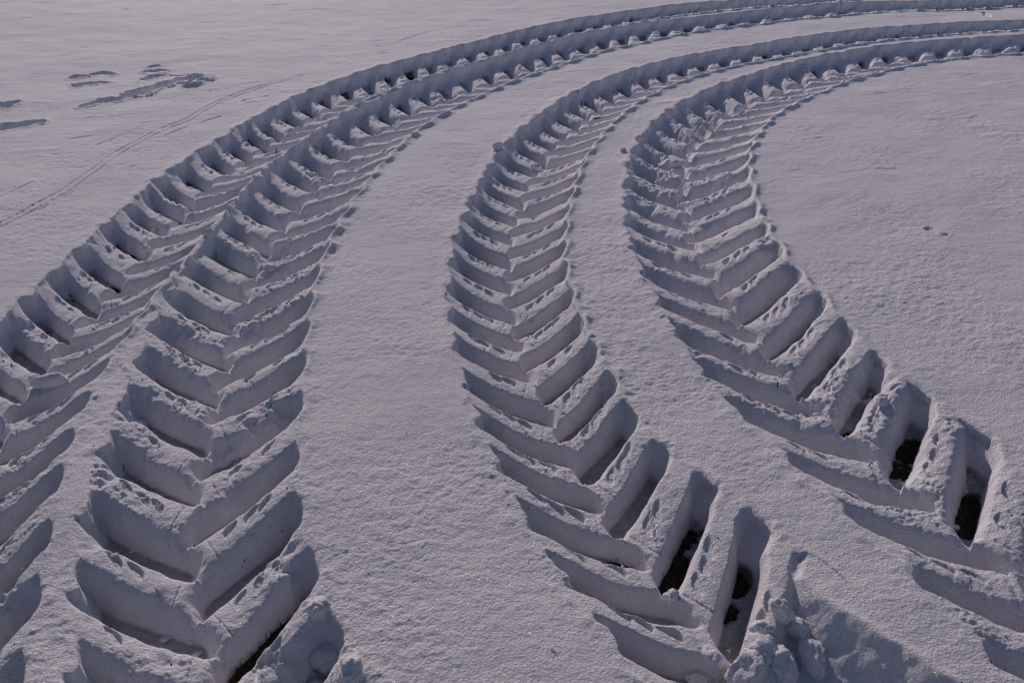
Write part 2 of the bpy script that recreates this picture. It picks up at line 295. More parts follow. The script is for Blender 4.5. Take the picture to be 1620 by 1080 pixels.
    if k == 'C':                                          # at the near end the right bank has slid into the track
        mb = (1 - ss(1.03, 1.10, base)) * (u > 0) * (s < 1.6); grow = .07 * (1 - ss(.70, 1.30, s)); inb = hw + .035 + grow + .012 * e1s - au
        bz = surf - .092 * ss(.0, .15, inb) ** .8 + .004 * e1 * ss(0, .05, inb) + .006 * np.exp(-(inb / .02) ** 2) + .012 * bigclod * ss(.12, .17, inb)
        edge = edge + mb * (.035 + grow); znew = znew * (1 - mb) + bz * mb
    zcomb = np.where(au < edge, znew, np.where(near, np.minimum(zo, zo) * lat + znew * (1 - lat), Z))
    zcomb = np.where(near, zcomb, Z)
    # the strip left standing between tracks A and B is only a low crest
    Zn = Z + (zcomb - Z) * ext_ok
    inn = (au < edge + tw * .25) & near & (ext_ok > .5)
    lower = Zn < 5
    TID = np.where(inn & ((TID == 0) | (k in 'BD')), ti, TID)
    info[k] = dict(idx=idx, hole=(dB < .004), sd=sd)
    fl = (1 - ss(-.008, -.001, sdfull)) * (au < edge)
    FLOOR_TONE = np.where(inn & (TID == ti), np.clip(thin * 1.2, 0, 1) * (fl > .6) + (.80 + .3 * lf + .25 * soilmask) * fl, FLOOR_TONE)  # darker colour on the lug hole floors, strongest where the snow is thin
    FLOOR_TONE = np.where(TID == ti, FLOOR_TONE * (1 - ss(-.100, -.086, Zn)), FLOOR_TONE)
    Z = Zn
    if k == 'A':
        ZA = Z.copy()
# the narrow strip left standing between tracks A and B
sB, uB = SU['B']; sA, uA = SU['A']
eA = uA - TR['A']['hw']; eB = -uB - TR['B']['hw']; off = np.abs(eA - eB) / 2 + .004 * e1 + .0015 * e2
okAB = (eA + eB < .10) & (eA > -.16) & (eB > -.16) & (sA > TR['A']['s0'] + .3) & (sA < TR['A']['s1'] - .4)
zc = .002 - .010 * ss(-.4, .4, lf) + .005 * e1 + surf
zc = zc - .006 * (off / .015) ** 2 * (off < .02) - .11 * np.clip((off - .014) / .050, 0, 1.2) ** .9
Z = np.where(okAB & (zc > Z), zc, Z)

# ---------------------------------------------------------------- marks in the open snow
ANIM = [
 ('animal_footprint', 'shallow oval animal print, leftmost of the small group of three at the upper left', [(112,123),(122,120),(135,119)], 0.034, 0.034),
 ('animal_footprint', 'shallow curved animal print at the upper right of the small group of three', [(150,117),(160,115),(176,117)], 0.031, 0.030),
 ('animal_footprint', 'long animal print lowest in the small group of three, ending in a raised lip', [(124,134),(140,131),(166,130)], 0.037, 0.034),
 ('animal_footprint', 'smallest animal print, topmost above the dug-up patch at upper left', [(238,105),(250,104)], 0.031, 0.030),
 ('animal_footprint', 'animal print just above the dug-up patch, under the smallest one', [(232,113),(252,111)], 0.037, 0.038),
 ('animal_footprint', 'animal print with a rounded rim touching the top of the dug-up patch', [(230,125),(238,120),(256,120)], 0.037, 0.030),
 ('animal_footprint', 'thin flat animal print right above the long dug-up trough', [(262,119),(275,119),(302,118)], 0.025, 0.026),
 ('dug_up_trough', 'long deep trough dug in the snow at upper left, lumps at its right end', [(212,148),(225,145),(255,137),(285,128),(316,124)], 0.053, 0.056),
 ('wing_mark', 'pointed wedge shaped brush mark below and left of the dug-up trough', [(130,169),(150,164),(175,158),(200,155),(216,151)], 0.037, 0.038),
 ('animal_footprint', 'animal print cut off by the left edge of the picture, upper of two', [(-20,167),(5,166),(20,163)], 0.037, 0.034),
 ('animal_footprint', 'long animal print cut off by the left edge of the picture, lower of two', [(-15,206),(10,201),(40,196),(66,192)], 0.043, 0.034),
 ('scrape_mark', 'long thin double scrape in the snow running down beside the outer tyre track', [(-10,362),(20,349),(75,318),(110,298),(150,270),(190,240),(240,212),(300,188),(340,165),(385,145),(430,130),(475,119)], 0.016, 0.006),
 ('scrape_mark', 'short faint scrape near the left edge beside the long double scrape', [(-5,315),(20,304),(52,289)], 0.014, 0.005),
 ('scrape_mark', 'short dashed scrape below the wedge shaped brush mark', [(108,220),(125,217),(155,212)], 0.016, 0.006),
 ('scrape_mark', 'faint slanting scrape halfway between the dug-up trough and the long double scrape', [(152,229),(180,218),(205,208),(235,197)], 0.014, 0.005),
 ('scrape_mark', 'shallow scrape just right of the long double scrape, near the outer tyre track', [(208,264),(225,258),(262,250)], 0.016, 0.006),
 ('scrape_mark', 'faint scrape beside the dug-up trough pointing to the upper right', [(330,145),(370,135),(408,129)], 0.014, 0.005),
 ('scrape_mark', 'faint dash alongside the lower end of the long double scrape', [(62,334),(92,315),(128,296)], .014, .008),
 ('scrape_mark', 'faint dash between the long double scrape and the outer tyre track, upper part', [(262,214),(300,199),(348,184)], .014, .008),
 ('scrape_mark', 'short dash under the upper end of the long double scrape', [(385,160),(425,150)], .014, .008),
 ('scrape_mark', 'long faint line in the open snow above the far curve of the outer track', [(610,72),(680,50),(745,38)], .014, .008),
 ('animal_footprint', 'tiny print on the narrow snow strip at the top right of the picture', [(1556,20),(1566,27)], 0.025, 0.022),
 ('snow_dent', 'small dent in the smooth snow of the upper right field', [(1396,269),(1410,271)], .022, .008),
 ('snow_dent', 'faint shallow dent in the smooth snow on the right, below the upper one', [(1470,362),(1492,372)], .03, .007),
 ('snow_dent', 'small pit beside the dry grass blade in the right field', [(1266,272),(1290,275)], .018, .006),
]
MID = np.zeros(X.shape, np.int16)
warpx = .035 * fbm(X, Y, 8, 3, 131); warpy = .06 * fbm(X, Y, 8, 3, 133)
for mi, (nm, lab, pts, r, dep) in enumerate(ANIM, 1):
    P = np.array([G(*q) for q in pts])
    x0, x1 = P[:, 0].min() - .4, P[:, 0].max() + .4; y0, y1 = P[:, 1].min() - .4, P[:, 1].max() + .4
    sel = (X > x0) & (X < x1) & (Y > y0) & (Y < y1) & (TID == 0)
    if not sel.any(): continue
    px = X[sel] + warpx[sel]; py = Y[sel] + warpy[sel]; D = np.full(px.shape, 9.); 
    big = r > .022
    if big: r = r * (1.1 if nm in ('dug_up_trough', 'wing_mark') else .9); dep = dep * 1.0
    elif nm == 'scrape_mark': r = r * .62; dep = dep * .7; px = X[sel] + .06 * warpx[sel]; py = Y[sel] + .06 * warpy[sel]
    elif nm == 'snow_dent': dep = dep * .35; r = r * 1.9
    for a, bb in zip(P[:-1], P[1:]):
        v = bb - a; t = np.clip(((px - a[0]) * v[0] + (py - a[1]) * v[1]) / (v @ v), 0, 1)
        D = np.minimum(D, np.hypot(px - a[0] - v[0] * t, py - a[1] - v[1] * t))
    if nm == 'scrape_mark' and len(pts) > 6: D = np.abs(D - .021)
    if big: D = D * (1 + .9 * fbm(px, py, 5.5, 2, 191 + mi)) + .006 * fbm(px, py, 30, 2, 195)
    prof = -dep * (1 - ss(.55, 1.05, D / r))
    rimm = (.18 * dep if big else .15 * dep) * np.exp(-((D / r - 1.35) / .35) ** 2)
    nz = fbm(px, py, 26, 2, 151) * (.012 if nm == 'dug_up_trough' else .004 if big else .0)
    brk = 1.0 if big else ss(-.5, -.1, fbm(px, py, 3.5, 2, 161 + mi))
    Z[sel] += (prof + rimm + nz * (D < r * 1.6)) * brk
    if nm == 'dug_up_trough':
        for (lx, ly, lr, lh) in ((327,127,.035,.022),(338,125,.03,.02),(305,136,.03,.018),(290,139,.03,.02),(318,134,.03,.022),(297,138,.025,.018),(312,136,.03,.016),(334,129,.02,.018)):
            c = G(lx, ly); Z[sel] += lh * np.exp(-((px - c[0]) ** 2 + (py - c[1]) ** 2) / lr ** 2)
    mm = MID[sel]; mm[(D < r * 1.15)] = mi; MID[sel] = mm

# extra settled dents along the near strip
# ---------------------------------------------------------------- normals and partition
dZx = np.empty_like(Z); 
P3 = np.stack([X, Y, Z], -1)
du_ = np.gradient(P3, axis=1); dv_ = np.gradient(P3, axis=0)
NRM = np.cross(du_, dv_); NRM /= np.linalg.norm(NRM, axis=-1)[..., None] + 1e-12
NRM = np.where(NRM[..., 2:3] < 0, -NRM, NRM)
fT = TID[:-1, :-1]; fM = MID[:-1, :-1]
KEY = np.zeros(fT.shape, np.int32)                        # 0 ground
for ti, k in enumerate('ABCD', 1):
    I = info[k]; msk = fT == ti
    # only what the frame can show is split into pieces; the rest of the track is one bed
    u_ok = (np.abs(U[:-1, :-1]) < .475) & (Y[:-1, :-1] > 1.2) & (Y[:-1, :-1] < 11.6)
    code = ti * 100000 + I['idx'][:-1, :-1].astype(np.int32) * 4 + I['sd'][:-1, :-1] * 2 + I['hole'][:-1, :-1] + 10
    KEY = np.where(msk, np.where(u_ok, code, ti * 100000), KEY)
KEY = np.where((KEY == 0) & (fM > 0), 900000 + fM, KEY)

# ---------------------------------------------------------------- materials
def snow_material():
    mt = bpy.data.materials.new('snow'); mt.use_nodes = True; nt = mt.node_tree; N = nt.nodes; L = nt.links
    bs = N['Principled BSDF']; out = N['Material Output']
    geo_ = N.new('ShaderNodeNewGeometry'); att = N.new('ShaderNodeAttribute'); att.attribute_name = 'floor_tone'
    n1 = N.new('ShaderNodeTexNoise'); n1.inputs['Scale'].default_value = 2.2; n1.inputs['Detail'].default_value = 5
    L.new(geo_.outputs['Position'], n1.inputs['Vector'])
    cr = N.new('ShaderNodeValToRGB'); L.new(n1.outputs[0], cr.inputs[0])
    cr.color_ramp.elements[0].position = .3; cr.color_ramp.elements[0].color = (.86, .82, .86, 1)
    cr.color_ramp.elements[1].position = .7; cr.color_ramp.elements[1].color = (.92, .88, .91, 1)
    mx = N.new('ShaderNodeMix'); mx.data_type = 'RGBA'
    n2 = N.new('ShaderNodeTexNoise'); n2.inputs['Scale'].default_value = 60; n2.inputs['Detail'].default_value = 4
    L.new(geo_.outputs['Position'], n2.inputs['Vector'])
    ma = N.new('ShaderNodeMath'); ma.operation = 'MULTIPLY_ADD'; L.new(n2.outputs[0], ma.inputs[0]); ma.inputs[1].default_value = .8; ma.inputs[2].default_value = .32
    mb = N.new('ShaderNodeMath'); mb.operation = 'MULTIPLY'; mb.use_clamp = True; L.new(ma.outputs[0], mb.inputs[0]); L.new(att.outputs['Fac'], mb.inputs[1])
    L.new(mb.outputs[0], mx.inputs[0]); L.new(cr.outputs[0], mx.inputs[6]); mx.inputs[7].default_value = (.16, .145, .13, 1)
    L.new(mx.outputs[2], bs.inputs['Base Color'])
    bs.inputs['Roughness'].default_value = .85; bs.inputs['Specular IOR Level'].default_value = .10
    # grain of the snow crystals
    g1 = N.new('ShaderNodeTexNoise'); g1.inputs['Scale'].default_value = 150; g1.inputs['Detail'].default_value = 4; g1.inputs['Roughness'].default_value = .65
    L.new(geo_.outputs['Position'], g1.inputs['Vector'])
    bp = N.new('ShaderNodeBump'); bp.inputs['Strength'].default_value = 1.0; bp.inputs['Distance'].default_value = .009
    ag = N.new('ShaderNodeAttribute'); ag.attribute_name = 'grain'; gm = N.new('ShaderNodeMath'); gm.operation = 'MULTIPLY'; L.new(g1.outputs[0], gm.inputs[0]); L.new(ag.outputs['Fac'], gm.inputs[1]); L.new(gm.outputs[0], bp.inputs['Height']); L.new(bp.outputs[0], bs.inputs['Normal'])
    # glints: crystal facets with their own random tilt mirror the sun
    vo = N.new('ShaderNodeTexVoronoi'); vo.inputs['Scale'].default_value = 1000
    L.new(geo_.outputs['Position'], vo.inputs['Vector'])
    sub = N.new('ShaderNodeVectorMath'); sub.operation = 'SUBTRACT'; L.new(vo.outputs['Color'], sub.inputs[0]); sub.inputs[1].default_value = (.5, .5, .5)
    sc = N.new('ShaderNodeVectorMath'); sc.operation = 'SCALE'; L.new(sub.outputs[0], sc.inputs[0]); sc.inputs['Scale'].default_value = 1.5
    ad = N.new('ShaderNodeVectorMath'); ad.operation = 'ADD'; L.new(sc.outputs[0], ad.inputs[0]); L.new(geo_.outputs['Normal'], ad.inputs[1])
    nm = N.new('ShaderNodeVectorMath'); nm.operation = 'NORMALIZE'; L.new(ad.outputs[0], nm.inputs[0])
    gl = N.new('ShaderNodeBsdfGlossy'); gl.inputs['Roughness'].default_value = .16; gl.inputs['Color'].default_value = (.9, .9, .95, 1)
    L.new(nm.outputs[0], gl.inputs['Normal'])
    wn_ = N.new('ShaderNodeSeparateColor'); L.new(vo.outputs['Color'], wn_.inputs[0])
    lt = N.new('ShaderNodeMath'); lt.operation = 'GREATER_THAN'; L.new(wn_.outputs[2], lt.inputs[0]); lt.inputs[1].default_value = .94
    m2 = N.new('ShaderNodeMath'); m2.operation = 'MULTIPLY'; L.new(lt.outputs[0], m2.inputs[0]); m2.inputs[1].default_value = .07; m3 = N.new('ShaderNodeMath'); m3.operation = 'MULTIPLY'; L.new(m2.outputs[0], m3.inputs[0]); L.new(ag.outputs['Fac'], m3.inputs[1])
    ms = N.new('ShaderNodeMixShader'); L.new(m3.outputs[0], ms.inputs[0]); L.new(bs.outputs[0], ms.inputs[1]); L.new(gl.outputs[0], ms.inputs[2])
    L.new(ms.outputs[0], out.inputs['Surface'])
    return mt
def simple(name, col, rough=.9, ns=30, var=.5, bump=.0):
    mt = bpy.data.materials.new(name); mt.use_nodes = True; nt = mt.node_tree; N = nt.nodes; L = nt.links; bs = N['Principled BSDF']
    g = N.new('ShaderNodeNewGeometry'); n1 = N.new('ShaderNodeTexNoise'); n1.inputs['Scale'].default_value = ns; n1.inputs['Detail'].default_value = 6
    L.new(g.outputs['Position'], n1.inputs['Vector']); cr = N.new('ShaderNodeValToRGB'); L.new(n1.outputs[0], cr.inputs[0])
    cr.color_ramp.elements[0].position = .3; cr.color_ramp.elements[1].position = .7
    cr.color_ramp.elements[0].color = (*[c * (1 - var) for c in col], 1); cr.color_ramp.elements[1].color = (*[c * (1 + var) for c in col], 1)
    L.new(cr.outputs[0], bs.inputs['Base Color']); bs.inputs['Roughness'].default_value = rough; bs.inputs['Specular IOR Level'].default_value = .2
    if bump:
        b = N.new('ShaderNodeBump'); b.inputs['Strength'].default_value = .8; b.inputs['Distance'].default_value = bump
        L.new(n1.outputs[0], b.inputs['Height']); L.new(b.outputs[0], bs.inputs['Normal'])
    return mt
SNOW = snow_material()
SOIL = simple('soil', (.024, .019, .014), .95, 70, .6, .006)
STRAW = simple('dry grass', (.10, .075, .045), .8, 200, .4)
DARK = simple('dark twig', (.028, .022, .017), .8, 200, .4)

# ---------------------------------------------------------------- build the meshes
flatP = P3.reshape(-1, 3).astype(np.float32); flatN = NRM.reshape(-1, 3).astype(np.float32); flatD = FLOOR_TONE.reshape(-1).astype(np.float32); flatG = (.15 + .85 / (1 + (np.hypot(X, Y) / 5.2) ** 3)).reshape(-1).astype(np.float32)
fi, fj = np.meshgrid(np.arange(n - 1), np.arange(m - 1), indexing='ij')
v00 = (fi * m + fj).ravel(); quads = np.stack([v00, v00 + 1, v00 + m + 1, v00 + m], 1)
keys = KEY.ravel(); order = np.argsort(keys, kind='stable'); ks = keys[order]
uk, start = np.unique(ks, return_index=True); bounds = np.r_[start, len(ks)]
face_sets = {int(kv): order[bounds[i]:bounds[i + 1]] for i, kv in enumerate(uk)}
def mesh_of(name, faces, parent=None, at_mean=True):
    q = quads[faces]; vid, inv = np.unique(q.ravel(), return_inverse=True)
    co = flatP[vid].copy()
    org = np.array([co[:, 0].mean(), co[:, 1].mean(), co[:, 2].mean()]) if at_mean else np.zeros(3)
    co -= org.astype(np.float32)
    me = bpy.data.meshes.new(name); me.vertices.add(len(vid)); me.vertices.foreach_set('co', co.ravel())
    nf = len(q); me.loops.add(nf * 4); me.polygons.add(nf)
    me.loops.foreach_set('vertex_index', inv.astype(np.int32)); me.polygons.foreach_set('loop_start', np.arange(0, nf * 4, 4, dtype=np.int32))
    me.update(calc_edges=True)
    me.polygons.foreach_set('use_smooth', np.ones(nf, bool))
    at = me.attributes.new('floor_tone', 'FLOAT', 'POINT'); at.data.foreach_set('value', flatD[vid])
    ag = me.attributes.new('grain', 'FLOAT', 'POINT'); ag.data.foreach_set('value', flatG[vid])
    if len(vid) < 400000 or True: me.normals_split_custom_set_from_vertices(flatN[vid].tolist())
    me.materials.append(SNOW)
    o = bpy.data.objects.new(name, me); S.collection.objects.link(o)
    o.cycles.shadow_terminator_geometry_offset = .25; o.cycles.shadow_terminator_offset = .08
    if parent is not None:
        o.parent = parent; o.location = Vector(org) - parent.location
    else: o.location = org
    return o
g = mesh_of('snow_field', face_sets.pop(0), None, False); g['kind'] = 'structure'
TL = {
 'A': 'outermost tractor tyre track at the far left, partly run over by the track beside it',
 'B': 'tractor tyre track second from the left, its chevrons crumbly and widest at the bottom left',
 'C': 'crisp chevron tyre track curving through the middle of the picture, third from the left',
 'D': 'innermost tyre track on the right with plump snow cushions and black soil showing',
}
ROOT = {}
for ti, k in enumerate('ABCD', 1):
    o = bpy.data.objects.new('tyre_track', None); S.collection.objects.link(o)
    c = TR[k]['c'][np.argmin(np.abs(TR[k]['g'] - 1.5))]
    o.location = (c[0], c[1], -DEPTH); o['label'] = TL[k]; o['category'] = 'tyre track'; o['group'] = 'tractor tyre tracks curving through the snow'
    o.empty_display_size = .1; ROOT[ti] = o
bpy.context.view_layer.update()
rest = {}
for kv, faces in face_sets.items():
    if kv >= 900000:
        nm, lab = ANIM[kv - 900001][:2]
        o = mesh_of(nm, faces); o['label'] = lab
        o['category'] = {'animal_footprint': 'footprint', 'dug_up_trough': 'trough', 'wing_mark': 'brush mark', 'scrape_mark': 'scrape', 'snow_dent': 'dent'}[nm]
        if nm in ('animal_footprint', 'scrape_mark', 'snow_dent'): o['group'] = {'animal_footprint': 'animal prints in the snow', 'scrape_mark': 'thin scrapes across the snow', 'snow_dent': 'small dents in the right field'}[nm]
        continue
    ti = kv // 100000; r = kv % 100000
    if r == 0 or len(faces) < 30: rest.setdefault(ti, []).append(faces); continue
    left = set(int(f) for f in faces); best = None                    # keep each piece in one connected patch
    while left:
        st_ = [left.pop()]; comp = []
        while st_:
            f = st_.pop(); comp.append(f)
            for nb in (f - 1, f + 1, f - (m - 1), f + (m - 1)):
                if nb in left: left.discard(nb); st_.append(nb)
        if best is None or len(comp) > len(best):
            if best: rest.setdefault(ti, []).append(np.array(best))
            best = comp
        else: rest.setdefault(ti, []).append(np.array(comp))
    mesh_of('lug_hole' if (r - 10) & 1 else 'snow_bar', np.array(sorted(best)), ROOT[ti])
for ti, fl in rest.items():
    o = mesh_of('track_bed', np.concatenate(fl), ROOT[ti]); o['kind'] = 'stuff'

# bare ground under the snow
def grid_mesh(name, xs, ys, hf, mat):
    X2, Y2 = np.meshgrid(xs, ys, indexing='ij'); Z2 = hf(X2, Y2)
    a, b_ = X2.shape; co = np.stack([X2, Y2, Z2], -1).reshape(-1, 3)
    i, j = np.meshgrid(np.arange(a - 1), np.arange(b_ - 1), indexing='ij'); v = (i * b_ + j).ravel()
    f = np.stack([v, v + b_, v + b_ + 1, v + 1], 1)
    me = bpy.data.meshes.new(name); me.from_pydata(co.tolist(), [], f.tolist()); me.materials.append(mat)
    o = bpy.data.objects.new(name, me); S.collection.objects.link(o); return o
o = grid_mesh('bare_soil', np.arange(-6, 9, .04), np.arange(-1, 12.5, .04), lambda x, y: -.1165 + .003 * fbm(x, y, 12, 2, 500), SOIL); o['kind'] = 'structure'

# ---------------------------------------------------------------- loose things lying about
import bmesh
from mathutils import noise as mn, Matrix
def zat(x, y):
    i = int(np.clip(np.searchsorted(yv, y) - 1, 0, n - 2)); fy = (y - yv[i]) / (yv[i + 1] - yv[i])
    w = wid[i] * (1 - fy) + wid[i + 1] * fy; uu = x / w
    j = int(np.clip(np.searchsorted(uv, uu) - 1, 0, m - 2)); fx = (uu - uv[j]) / (uv[j + 1] - uv[j])
    return float((Z[i, j] * (1 - fx) + Z[i, j + 1] * fx) * (1 - fy) + (Z[i + 1, j] * (1 - fx) + Z[i + 1, j + 1] * fx) * fy)
def spot(px, py):
    """first point of the snow surface met by the sight line through a photo point"""
    h = .03
    while h > -.14:
        x, y = G(px, py, h)
        z = zat(x, y)
        if z >= h: return x, y, z
        h -= .002
    return x, y, -.115
def mesh_obj(name, bm, mat, loc, rot=0.0, parent=None, smooth=True):
    me = bpy.data.meshes.new(name); bm.to_mesh(me); bm.free(); me.materials.append(mat); ag = me.attributes.new('grain', 'FLOAT', 'POINT'); ag.data.foreach_set('value', np.full(len(me.vertices), .8, np.float32))
    if smooth: me.polygons.foreach_set('use_smooth', np.ones(len(me.polygons), bool))
    o = bpy.data.objects.new(name, me); S.collection.objects.link(o)
    if parent: o.parent = parent
    o.location = loc; o.rotation_euler = (0, 0, rot); return o
def lump_bm(rx, ry, rz, seed, rough_=.25, sub=4, flat=.0):
    bm = bmesh.new(); bmesh.ops.create_icosphere(bm, subdivisions=sub, radius=1)
    rr = random.Random(seed); o3 = Vector((seed * 3.7, seed * 1.3, seed * 2.1))
    planes = [(Vector((rr.gauss(0, 1), rr.gauss(0, 1), rr.gauss(0, .8))).normalized(), rr.uniform(.62, .9)) for _ in range(7)]
    for v in bm.verts:
        c = v.co.copy()
        for nn_, d_ in planes:
            e_ = c.dot(nn_)
            if e_ > d_: c -= nn_ * (e_ - d_) * .85
        f = 1 + rough_ * mn.noise(c * 1.7 + o3) + rough_ * .55 * mn.noise(c * 4.5 + o3) + rough_ * .3 * mn.noise(c * 11 + o3)
        v.co = Vector((c.x * rx * f, c.y * ry * f, c.z * rz * f))
    return bm
def lump(px, py, rx, ry, rz, rot, seed, label, name='snow_lump', cat='snow lump', group=None, sink=.35, rg=.28, sub=4):
    x, y, z = spot(px, py)
    o = mesh_obj(name, lump_bm(rx, ry, rz, seed, rg, sub), SNOW, (x, y, z + rz * (1 - sink) * .8), rot)
    o['label'] = label; o['category'] = cat
    if group: o['group'] = group
    return o
lump(788, 236, .030, .026, .026, .3, 3, 'round snow lump perched on the left lip of the crisp middle track')
ball = lump(847, 268, .026, .024, .024, .9, 5, 'small snowball with a dark speck, rolled onto a bar of the middle track', name='snowball', cat='snowball', rg=.12)
bm = lump_bm(.006, .005, .004, 8, .4, 2); mesh_obj('dark_speck', bm, SOIL, (.0, -.021, .012), parent=ball)
lump(80, 608, .060, .026, .026, .45, 7, 'squared slab of broken snow lying on a bar of the outermost track', name='snow_block', cat='snow block', rg=.14)
lump(1062, 950, .022, .018, .020, .5, 9, 'knob of snow stuck on a bar beside the black opening of the middle track')
HEAP = 'broken snow blocks heaped at the bottom of the middle track'
for q in [(1180, 1066, .060, .045, .040, .8, 21, 'largest pale block of the snow heap at the bottom edge, centre right'),
          (1206, 1030, .035, .045, .035, .3, 22, 'tilted block between two others in the heap at the bottom, centre right'),
          (1236, 1058, .045, .040, .040, 1.7, 23, 'rightmost block of the snow heap against the sloping bank at the bottom'),
          (1128, 1044, .032, .024, .018, 2.1, 24, 'low flat block at the left end of the heap at the bottom'),
          (1207, 1000, .026, .030, .024, 1.2, 25, 'topmost small block of the heap beside the sloping bank'),
          (1262, 1000, .050, .028, .038, 1.9, 27, 'long slab leaning on the sloping bank, upper right of the heap'),
          (1284, 1046, .052, .034, .040, 1.6, 28, 'broad slumped block low on the sloping bank beside the heap'),
          (1236, 968, .036, .022, .028, 2.2, 29, 'narrow block wedged between the last tall bar and the sloping bank'),
          (1105, 1072, .030, .022, .018, .2, 26, 'small block at the bottom edge, left of the largest block of the heap')]:
    lump(*q[:7], q[7], name='snow_block', cat='snow block', group=HEAP, rg=.26, sink=.75)
for q in [(523, 1042, .050, .050, .030, .8, 31, 'crumbly knob of snow on the right lip of the second track, near the bottom edge'),
          (556, 1062, .036, .040, .022, .3, 32, 'low crumbly lump right of the knob on the lip of the second track'),
          (505, 968, .030, .030, .022, 1.3, 33, 'rounded lump on the right lip of the second track, above the crumbly knob')]:
    lump(*q[:7], q[7], group='lumps pushed up on the lip of the second track', rg=.3, sink=.6)
for q in [(262, 1012, .016, .011, .004, .5, 41, 'pale flake of crust, largest in the lowest left hollow of the second track'),
          (302, 1018, .010, .008, .004, 1.5, 42, 'thin upright flake of crust right of the largest flake in the lowest left hollow'),
          (312, 1036, .015, .010, .004, .9, 43, 'flake of crust nearest the bar at the end of the lowest left hollow'),
          (182, 880, .012, .010, .003, .2, 44, 'flake of crust in the left hollow above the lowest one, second track'),
          (210, 872, .010, .008, .003, 1.1, 45, 'smaller flake right of the other one in the upper left hollow'),
          (246, 770, .013, .010, .003, .7, 46, 'flake of crust beside a dark speck, third left hollow from the bottom')]:
    lump(*q[:7], q[7], name='crust_flake', cat='snow flake', group='flakes of crust lying in the hollows', rg=.2, sink=.1, sub=3)
for q in [(330, 372, .03, .02, .02, .4, 51, 'snow lump on a bar of the outermost track, near the crest between both left tracks'),
          (248, 372, .028, .022, .02, 1.4, 52, 'snow lump beside a black gap high on the outermost track'),
          (232, 398, .024, .02, .018, .4, 53, 'snow lump under a black gap on the outermost track'),
          (460, 212, .03, .026, .02, .9, 54, 'snow lump among dark gaps of the outermost track, upper left'),
          (1010, 222, .024, .02, .018, .4, 55, 'lump on the jagged left lip of the innermost track'),
          (985, 240, .02, .018, .015, 2, 56, 'smaller lump left of the jagged lip of the innermost track'),
          (1068, 262, .03, .022, .02, .4, 57, 'snow lump in the crumbled upper part of the innermost track'),
          (1098, 214, .028, .022, .02, .4, 58, 'snow lump on the spine of the innermost track where it is most crumbled'),
          (1395, 640, .022, .02, .016, .4, 59, 'snow lump at the foot of a plump cushion on the innermost track'),
          (1510, 838, .016, .014, .012, .4, 60, 'tiny snow lump beside the lower black gap of the innermost track')]:
    lump(*q[:7], q[7], rg=.3, sub=3)

def stem_bm(pts, r0, r1, sides=5):
    bm = bmesh.new(); rings = []
    for i, p in enumerate(pts):
        p = Vector(p); t = (Vector(pts[min(i + 1, len(pts) - 1)]) - Vector(pts[max(i - 1, 0)])).normalized()
        a = t.orthogonal().normalized(); b_ = t.cross(a); r_ = r0 + (r1 - r0) * i / (len(pts) - 1)
        rings.append([bm.verts.new(p + (a * math.cos(6.2832 * k_ / sides) + b_ * math.sin(6.2832 * k_ / sides)) * r_) for k_ in range(sides)])
    for A_, B_ in zip(rings, rings[1:]):
        for k_ in range(sides): bm.faces.new((A_[k_], A_[(k_ + 1) % sides], B_[(k_ + 1) % sides], B_[k_]))
    bm.faces.new(rings[0][::-1]); bm.faces.new(rings[-1]); return bm
def twig(px, py, dx, dy, dz, r_, label, name='twig', cat='twig', mat=None, bend=.006, seed=1, fork=False, group=None):
    x, y, z = spot(px, py); rr = random.Random(seed)
    def path(dx, dy, dz):
        P = []
        for i in range(6):
            t = i / 5; P.append((dx * t + rr.uniform(-1, 1) * bend * .3, dy * t + bend * math.sin(t * 3.1), dz * t + bend * math.sin(t * 2.2) - .004))
        return P
    o = mesh_obj(name, stem_bm(path(dx, dy, dz), r_, r_ * .5), mat or DARK, (x, y, z)); o['label'] = label; o['category'] = cat
    if group: o['group'] = group
    if fork:
        f_ = mesh_obj('side_shoot', stem_bm([(a * .9, b_, c) for a, b_, c in path(-dx * .7, dy + .006, dz * .8)], r_ * .8, r_ * .4), mat or DARK, (0, 0, 0), parent=o)
    return o
twig(475, 667, .003, .002, .024, .0007, 'hair-thin dry stalk standing in smooth snow right of the second track', name='grass_stalk', cat='grass stalk', mat=STRAW)
twig(642, 690, .003, .004, .007, .0012, 'tiny dark seed husk on the wide smooth strip in the middle', name='seed_husk', cat='seed')
twig(1537, 931, -.010, .006, .038, .0012, 'thin dark twig leaning upright on a bar at the lower right', bend=.003)
twig(1263, 270, .001, .002, .030, .0009, 'short grass blade standing in the smooth field at upper right', name='grass_stalk', cat='grass stalk')
twig(952, 628, .004, .004, .040, .0016, 'dark forked sprig in a hollow of the middle track, right side', bend=.010, fork=True)
twig(836, 702, .014, .003, .010, .0014, 'small forked twig lying on a left bar of the middle track', fork=True, seed=4)
twig(838, 512, .014, -.004, .008, .0013, 'short twig at the tip of a bar in the crisp middle track', seed=5)
twig(1230, 614, .001, .002, .022, .0020, 'stubby dark twig end sticking up from a bar of the innermost track', seed=6)
twig(1375, 738, .012, .006, .005, .0022, 'dark leaf scrap on a left bar of the innermost track', name='leaf_scrap', cat='leaf', seed=7)
twig(868, 1031, .018, -.004, .002, .0014, 'tiny dark bent twig on smooth snow near the bottom edge', seed=8)
twig(450, 866, .006, -.005, .003, .0012, 'tiny curled stalk on a right bar of the second track', name='grass_stalk', cat='grass stalk', seed=9)
twig(382, 897, .010, .012, .012, .0020, 'dark splinter in a right hollow of the second track', name='splinter', cat='splinter', seed=10)
twig(195, 745, .002, .003, .020, .0015, 'short dark stem sticking up in a left hollow of the second track', seed=11)
twig(1540, 757, .020, .006, .010, .0028, 'dark wet leaf lying in a hollow at the right edge, innermost track', name='wet_leaf', cat='leaf', seed=12)
